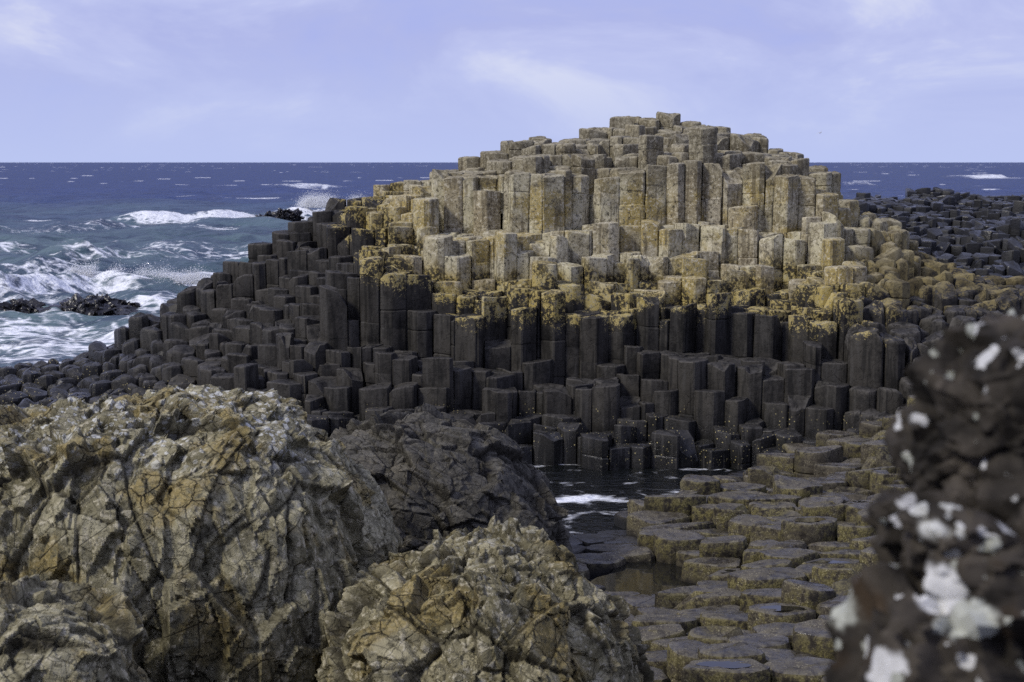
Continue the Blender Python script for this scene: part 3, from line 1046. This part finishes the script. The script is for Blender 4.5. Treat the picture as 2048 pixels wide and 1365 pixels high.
# solid heart of the knoll behind the open joints
cxs, cys = np.linspace(-13.5, 12.5, 66), np.linspace(23.4, 34, 28)
cz = np.array([[min(HK(x + a, y + b)[0] for a in (-0.5, 0, 0.5) for b in (-0.6, 0, 0.6)) - 0.75 for x in cxs] for y in cys])
cv = np.stack([np.broadcast_to(cxs, cz.shape).ravel() - 2.0, np.repeat(cys, len(cxs)) - 26.0, np.maximum(cz, -0.8).ravel()], 1)
ii = np.arange(65)[None, :] + 66 * np.arange(27)[:, None]
link('core', mesh_np('core', cv, np.stack([ii, ii + 1, ii + 67, ii + 66], -1).reshape(-1, 4), smooth_deg=180), M_BED, knoll)

# ------------------------------------------------------------------ far causeway
FAR = [
    (1600, [(500, 38), (430, 47), (410, 52), (405, 55)]),
    (1700, [(515, 38), (450, 45), (412, 51), (402, 55)]),
    (1790, [(540, 38), (480, 44), (425, 50), (394, 55)]),
    (1900, [(565, 36), (545, 40), (500, 43), (470, 46), (425, 51), (383, 57)]),
    (2000, [(562, 36), (545, 40), (460, 44.5), (430, 50), (394, 57)]),
    (2350, [(560, 36), (540, 40), (455, 44), (425, 50), (385, 57)]),
]
HF = profile_height(FAR)
qf = np.random.default_rng(23)
SF = 0.48
sf_ = hex_sites(8.0, 23.0, 36.0, 59.0, SF, 0.16, qf)
hf = [HF(x, y) for x, y in sf_]
pf = W0 / 2 + FPX * sf_[:, 0] / (sf_[:, 1] * 1.008)
okf = set(np.nonzero(np.array([h[1] > 0 and h[3] < 1.2 for h in hf]) & (pf > 1600) & (pf < 2200))[0].tolist())
pof, nbf = cells(sf_, SF)
nbf = [[k for k in nb if k in okf] for nb in nbf]
nf = fbm(np.stack([sf_[:, 0] * 0.6, sf_[:, 1] * 0.6, np.zeros(len(sf_))], 1), 3, 61)
tf = np.array([h[0] for h in hf]) + 0.14 * nf + qf.normal(0, 0.11, len(sf_))


def pars_far(i):
    return dict(rnd=0.035, gap=0.02, tilt=0.15, dome=0.02, drum=(0.35, 0.7), mids=False, chip=0.3, lean=(qf.normal(0.03, 0.03), 0))


far = tag(empty('far_causeway', (15.0, 46.0, 0.0)), 'low ridge of small wet black basalt columns beyond the rounded shoulder of the knoll', 'rock formation')
build_columns(far, sf_, pof, nbf, tf, sorted(okf), pars_far, M_FAR, qf, 300, SF, [], 'packed_columns', 0.2)

# ------------------------------------------------------------------ stepping-stone pavement
PD = [10.5, 11.5, 13, 15, 17, 18.5, 20, 21.5, 22.6]
PP = {1060: [.30, .2, .14, .12, .11, .05, -.35, -.5, -.5], 1200: [.40, .35, .25, .15, .12, .10, -.35, -.5, -.5], 1270: [.45, .42, .33, .15, .14, .14, -.3, -.5, -.5],
      1310: [.5, .5, .36, .22, .42, .56, -.05, -.5, -.5], 1400: [.55, .6, .47, .40, .45, .60, .38, -.25, -.5], 1550: [.65, .65, .56, .52, .55, .56, .48, .38, .15],
      1700: [.7, .72, .72, .66, .60, .60, .58, .62, .6], 1830: [.8, .85, .85, .78, .75, .75, .82, 1.02, 1.25], 2050: [.9, .95, 1.0, 1.0, 1.0, 1.1, 1.25, 1.5, 1.8]}
PK = sorted(PP)
PT = np.array([PP[k] for k in PK])


def HP(x, y):
    px = W0 / 2 + FPX * x / y
    px = min(max(px, PK[0]), PK[-1])
    col = np.array([np.interp(y, PD, r) for r in PT])
    return float(np.interp(px, PK, col)), px


qp = np.random.default_rng(31)
SPV, SQ = 0.64, 0.60
sp = hex_sites(-0.6, 9.0, 9.6 / SQ, 22.6 / SQ, SPV, 0.19, qp)
sp = sp[np.lexsort((sp[:, 0], sp[:, 1]))]
pop, nbp = cells(sp, SPV)
sp[:, 1] *= SQ
for po in pop:
    po[:, 1] *= SQ
hp = [HP(x, y) for x, y in sp]
ppx = W0 / 2 + FPX * sp[:, 0] / sp[:, 1]
okp = set(np.nonzero((ppx > 1050) & (ppx < 2350) & (np.array([h[0] for h in hp]) > -0.25))[0].tolist())
nbp = [[k for k in nb if k in okp] for nb in nbp]
tp = np.zeros(len(sp))
for i, (h, px) in enumerate(hp):
    low = h < 0.2
    st = 0.17
    tp[i] = h + (0.03 if low else 0.085) * qp.normal() if low else (math.floor((h + 0.07 * qp.normal()) / st) + 0.5) * st + qp.normal(0, 0.035)


PUD = world_at(1300, 1172, 16.0)
for i in range(len(sp)):
    e2 = ((sp[i][0] - PUD[0]) / 0.55) ** 2 + ((sp[i][1] - PUD[1]) / 0.6) ** 2
    if e2 < 1.0:
        tp[i] = 0.08 + 0.02 * qp.random()
    elif e2 < 4.0 and tp[i] < 0.24:
        tp[i] = 0.24 + 0.05 * qp.random()


def pars_pave(i):
    if i in HOLLOW:
        return dict(rnd=0.045, gap=0.01, tilt=0.0, dome=-0.016, drum=(0.22, 0.42), bev=0.16, chip=0.0, rough=0.014)
    return dict(rnd=qp.uniform(0.025, 0.06), gap=qp.uniform(0.006, 0.018), tilt=0.06, dome=qp.uniform(-0.03, 0.035), drum=(0.22, 0.42), bev=0.16, chip=0.4, rough=0.014)


keep_p = sorted(okp)
HOLLOW = {}
for (tx, ty) in ((1480, 1137), (1665, 1126), (1440, 1345), (1700, 1012), (1545, 1225), (1610, 1070)):
    best = min((k for k in keep_p if k not in HOLLOW), key=lambda k: (to_px(sp[k][0], sp[k][1], tp[k])[0] - tx) ** 2 + (to_px(sp[k][0], sp[k][1], tp[k])[1] - ty) ** 2)
    HOLLOW[best] = (tx, ty)
    tp[best] += 0.015


pave = tag(empty('stone_causeway', (3.0, 16.0, 0.0)), 'pavement of worn flat-topped basalt stones stepping down to the dark inlet', 'rock formation')
build_columns(pave, sp, pop, nbp, tp, sorted(okp), pars_pave, M_PAVE, qp, 300, SPV, [B1, B2, B3], 'packed_stones', -0.6, 30, 'stone')

# standing water
M_PUD = mat_plain('rain_water', (0.010, 0.010, 0.009), 0.03, 0.5, (9, 0.06, 0.01))


def puddle(x, y, rx, ry, z, label, seed=0):
    q = np.random.default_rng(seed)
    n = 28
    a = np.linspace(0, 2 * math.pi, n, endpoint=False)
    r = 1 + 0.18 * np.sin(2 * a + q.uniform(0, 6)) + 0.10 * np.sin(3 * a + q.uniform(0, 6)) + 0.05 * np.sin(7 * a + q.uniform(0, 6))
    v = np.stack([rx * r * np.cos(a), ry * r * np.sin(a), np.zeros(n)], 1)
    v = np.concatenate([v, [[0, 0, 0]]])
    k = np.arange(n)
    f = np.stack([k, (k + 1) % n, np.full(n, n), np.full(n, -1)], 1)
    o = link('puddle', mesh_np('puddle', v, f), M_PUD, loc=(x, y, z))
    tag(o, label, 'puddle', 'rain puddles on the pavement', 'structure')


puddle(PUD[0], PUD[1], 0.75, 0.8, 0.19, 'still brown rain pool among the low stones beside the pale boulder', seed=4)
for k in HOLLOW:
    c = sp[k] + pop[k].mean(0)
    puddle(c[0], c[1], 0.20, 0.10, float(tp[k]) - 0.0045, 'rain water in the hollow top of a worn stone', seed=int(k))


# ------------------------------------------------------------------ boulders
def boulder(name, outline, centre, D, thick, material, label, category, seed, n=150, amp=(0.16, 0.07, 0.028), freq=(1.1, 2.7, 6.8), stretch=(1, 1, 1), power=2.6, tilt=None, parent=None, group=None, back=None, crackw=(0.05, 0.06, 0.07), tagit=True):
    cx, cy, czz = world_at(centre[0], centre[1], D)
    pts = np.array([[world_at(p[0], p[1], D)[0] - cx, world_at(p[0], p[1], D)[2] - czz] for p in outline])
    ph = np.arctan2(pts[:, 1], pts[:, 0])
    rr = np.hypot(pts[:, 0], pts[:, 1])
    o = np.argsort(ph)
    ph, rr = ph[o], rr[o]
    ph = np.concatenate([ph - 2 * math.pi, ph, ph + 2 * math.pi])
    rr = np.concatenate([rr, rr, rr])
    # cube-sphere
    V, F, base = [], [], 0
    g = np.tan(np.linspace(-1, 1, n) * math.pi / 4)
    for ax, sg in ((1, -1), (2, 1), (0, 1), (0, -1), (1, 1), (2, -1)):
        m = n if ax != 1 or sg < 0 else n // 3
        m = n // 4 if (ax == 2 and sg < 0) else m
        gg = np.tan(np.linspace(-1, 1, m) * math.pi / 4)
        a, b = np.meshgrid(gg, gg)
        q = np.zeros((m * m, 3))
        q[:, ax] = sg
        q[:, (ax + 1) % 3] = a.ravel()
        q[:, (ax + 2) % 3] = b.ravel() * sg
        V.append(q / np.linalg.norm(q, axis=1)[:, None])
        ii = np.arange(m - 1)[None, :] + m * np.arange(m - 1)[:, None]
        F.append(np.stack([ii, ii + 1, ii + m + 1, ii + m], -1).reshape(-1, 4) + base)
        base += m * m
    U = np.concatenate(V)
    F = np.concatenate(F)
    phi = np.arctan2(U[:, 2], U[:, 0])
    sa = np.hypot(U[:, 0], U[:, 2])
    Rp = np.interp(phi, ph, rr)
    T = np.where(U[:, 1] < 0, thick, back or thick)
    rad = ((sa / Rp) ** power + (np.abs(U[:, 1]) / T) ** power) ** (-1 / power)
    Pp = U * rad[:, None]
    # outward direction of the body, softened
    nd = np.stack([U[:, 0] / Rp ** 2, U[:, 1] / T ** 2, U[:, 2] / Rp ** 2], 1)
    nd /= np.linalg.norm(nd, axis=1)[:, None]
    disp = np.zeros(len(U))
    cav = np.zeros(len(U))
    tone = np.zeros(len(U))
    st = np.array(stretch, float)
    Q = Pp.copy()
    if tilt:
        c, s_ = math.cos(tilt), math.sin(tilt)
        Q = np.stack([Q[:, 0] * c - Q[:, 2] * s_, Q[:, 1], Q[:, 0] * s_ + Q[:, 2] * c], 1)
    W = Q + 0.02 * np.stack([fbm(Q * 1.6, 3, seed + 1), fbm(Q * 1.6, 3, seed + 2), fbm(Q * 1.6, 3, seed + 3)], 1)
    for lv, (am, fr, cw) in enumerate(zip(amp, freq, crackw)):
        F1, F2, off, rv = worley(W * fr * st + 13.7 * lv + seed, seed * 10 + lv * 31)
        dd = []
        for q in (0, 1):
            gvec = np.stack([rv[q][1], rv[q][2], rv[q][3]], 1) * 2 - 1
            dd.append((rv[q][0] - 0.5) * 1.1 + (off[q] * gvec).sum(1) * 2.4)
        wb = smooth(-0.045, 0.045, F2 - F1)
        disp += am * (wb * dd[0] + (1 - wb) * dd[1])
        ck = (1 - smooth(0.0, cw, F2 - F1)) * (0.35 + 0.65 * smooth(0.25, 0.6, rv[0][4]))
        disp -= am * 0.5 * ck
        cav = np.maximum(cav, ck * (0.95, 0.8, 0.55)[lv])
        tone += rv[0][4] * (0.2, 0.45, 0.35)[lv]
    disp += 0.007 * fbm(Pp * 14, 3, seed + 9) - 0.01
    P = Pp + nd * disp[:, None]
    me = mesh_np(name, P, F, {'cavity': cav, 'tone': tone}, 24)
    ob = link(name, me, material, parent)
    loc = np.array([cx, cy, czz])
    if parent is not None:
        loc = loc - np.array(parent.location)
    ob.location = tuple(loc)
    if tagit:
        tag(ob, label, category, group)
    return ob


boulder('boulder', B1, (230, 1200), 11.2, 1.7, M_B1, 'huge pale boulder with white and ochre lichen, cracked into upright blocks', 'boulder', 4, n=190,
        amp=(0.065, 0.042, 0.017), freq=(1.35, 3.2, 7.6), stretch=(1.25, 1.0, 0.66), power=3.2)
boulder('boulder', B2, (850, 1060), 16.2, 1.6, M_B2, 'bare dark grey boulder with slanting fractures at the edge of the inlet', 'boulder', 5, n=150,
        amp=(0.085, 0.048, 0.018), freq=(1.1, 2.4, 5.6), stretch=(0.75, 1.0, 1.5), tilt=R(25), power=2.3)
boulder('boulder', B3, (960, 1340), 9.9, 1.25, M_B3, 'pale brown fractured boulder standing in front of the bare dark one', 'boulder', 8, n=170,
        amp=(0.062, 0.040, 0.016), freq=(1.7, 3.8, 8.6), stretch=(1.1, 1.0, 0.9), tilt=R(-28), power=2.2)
B4 = [(255, 1330), (225, 1260), (160, 1215), (90, 1195), (20, 1190), (-80, 1200), (-160, 1260), (-200, 1400), (-150, 1700), (60, 1760), (230, 1650), (275, 1450)]
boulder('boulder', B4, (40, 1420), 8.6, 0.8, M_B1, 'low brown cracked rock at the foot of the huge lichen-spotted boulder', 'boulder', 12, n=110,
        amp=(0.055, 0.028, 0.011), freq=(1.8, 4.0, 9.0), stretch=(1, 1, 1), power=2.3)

pillar = tag(empty('rock_pillar', (0.88, 2.4, 2.5)), 'out-of-focus black rock pillar blotched with white lichen, beside the pavement', 'rock')
NB = [
    ([(1826, 930), (1842, 870), (1868, 830), (1880, 790), (1866, 752), (1905, 712), (1965, 684), (2048, 660), (2200, 640), (2330, 760), (2330, 900), (2200, 1000), (2000, 1010), (1850, 990)], (2060, 850), 2.5, 0.20),
    ([(1740, 1050), (1742, 1010), (1800, 985), (1900, 972), (2048, 955), (2250, 960), (2400, 1060), (2250, 1170), (2000, 1185), (1800, 1160), (1762, 1110)], (2050, 1070), 2.4, 0.24),
    ([(1700, 1290), (1742, 1185), (1800, 1150), (1950, 1140), (2150, 1140), (2400, 1200), (2500, 1600), (2450, 2700), (2000, 2750), (1640, 2650), (1600, 1900), (1660, 1420)], (2050, 1700), 2.3, 0.26),
]
for k, (ol, ce, dd, th) in enumerate(NB):
    ol = [(a + (0 if k == 0 else 10), b + (18 if k == 0 else 4)) for a, b in ol]
    boulder('block', ol, ce, dd, th, M_NEAR, None, None, 20 + k, n=60, amp=(0.032, 0.013, 0.005), freq=(5.0, 13.0, 30.0), power=2.6, parent=pillar, tagit=False)


# ------------------------------------------------------------------ reef rocks in the surf
def reef(px, py, d, w, h, seed, label):
    x, y, z = world_at(px, py, d)
    ol = []
    q = np.random.default_rng(seed)
    k = FPX / d
    for a in np.linspace(0, 2 * math.pi, 15)[:-1]:
        s = 1 + q.uniform(-0.2, 0.2)
        ol.append((px + w * k * math.cos(a) * s, py - h * k * math.sin(a) * s))
    boulder('sea_rock', ol, (px, py), d, w * 0.45, M_WETROCK, label, 'rock', seed, n=40, amp=(0.16 * h * 2, 0.09 * h * 2, 0.03), freq=(1.4, 3.0, 6.5), power=2.2)


reef(185, 632, 46, 1.65, 0.42, 51, 'long black wet reef rock lying in the churned surf')
reef(250, 620, 46.5, 0.5, 0.34, 52, 'small black wet rock at the end of the long reef rock')
reef(40, 628, 46, 1.1, 0.36, 53, 'black wet reef rock half buried in a breaking wave')
reef(530, 446, 121, 1.1, 0.7, 54, 'dark rock standing in the distant line of surf')
reef(575, 436, 122, 1.3, 0.7, 55, 'dark rock in the distant surf next to the sloping columns')
reef(520, 455, 118, 0.9, 0.35, 56, 'low dark rock awash in front of the distant surf')

# ------------------------------------------------------------------ gull
gxx, gyy, gzz = world_at(1640, 266, 240)
gv = [(-0.12, -0.25, 0), (0.0, -0.32, 0.02), (0.12, -0.25, 0), (0.13, 0.1, 0.02), (0.05, 0.42, 0.02), (-0.05, 0.42, 0.02), (-0.13, 0.1, 0.02), (0, 0.0, 0.12), (0, 0.0, -0.11),
      (0.35, -0.12, 0.22), (0.42, 0.12, 0.20), (0.78, 0.05, 0.16), (-0.35, -0.12, 0.05), (-0.42, 0.12, 0.05), (-0.78, 0.08, -0.12)]
gfc = [(0, 1, 7, -1), (1, 2, 7, -1), (2, 3, 7, -1), (3, 4, 7, -1), (4, 5, 7, -1), (5, 6, 7, -1), (6, 0, 7, -1),
       (1, 0, 8, -1), (2, 1, 8, -1), (3, 2, 8, -1), (4, 3, 8, -1), (5, 4, 8, -1), (6, 5, 8, -1), (0, 6, 8, -1),
       (2, 9, 10, 3), (9, 11, 10, -1), (0, 6, 13, 12), (12, 13, 14, -1)]
gull = link('gull', mesh_np('gull', np.array(gv), np.array(gfc)), mat_plain('gull_feathers', (0.45, 0.46, 0.50), 0.8), loc=(gxx, gyy, gzz))
gull.rotation_euler = (0, R(-12), R(20))
tag(gull, 'small grey and white gull flying above the sea beside the knoll', 'bird')
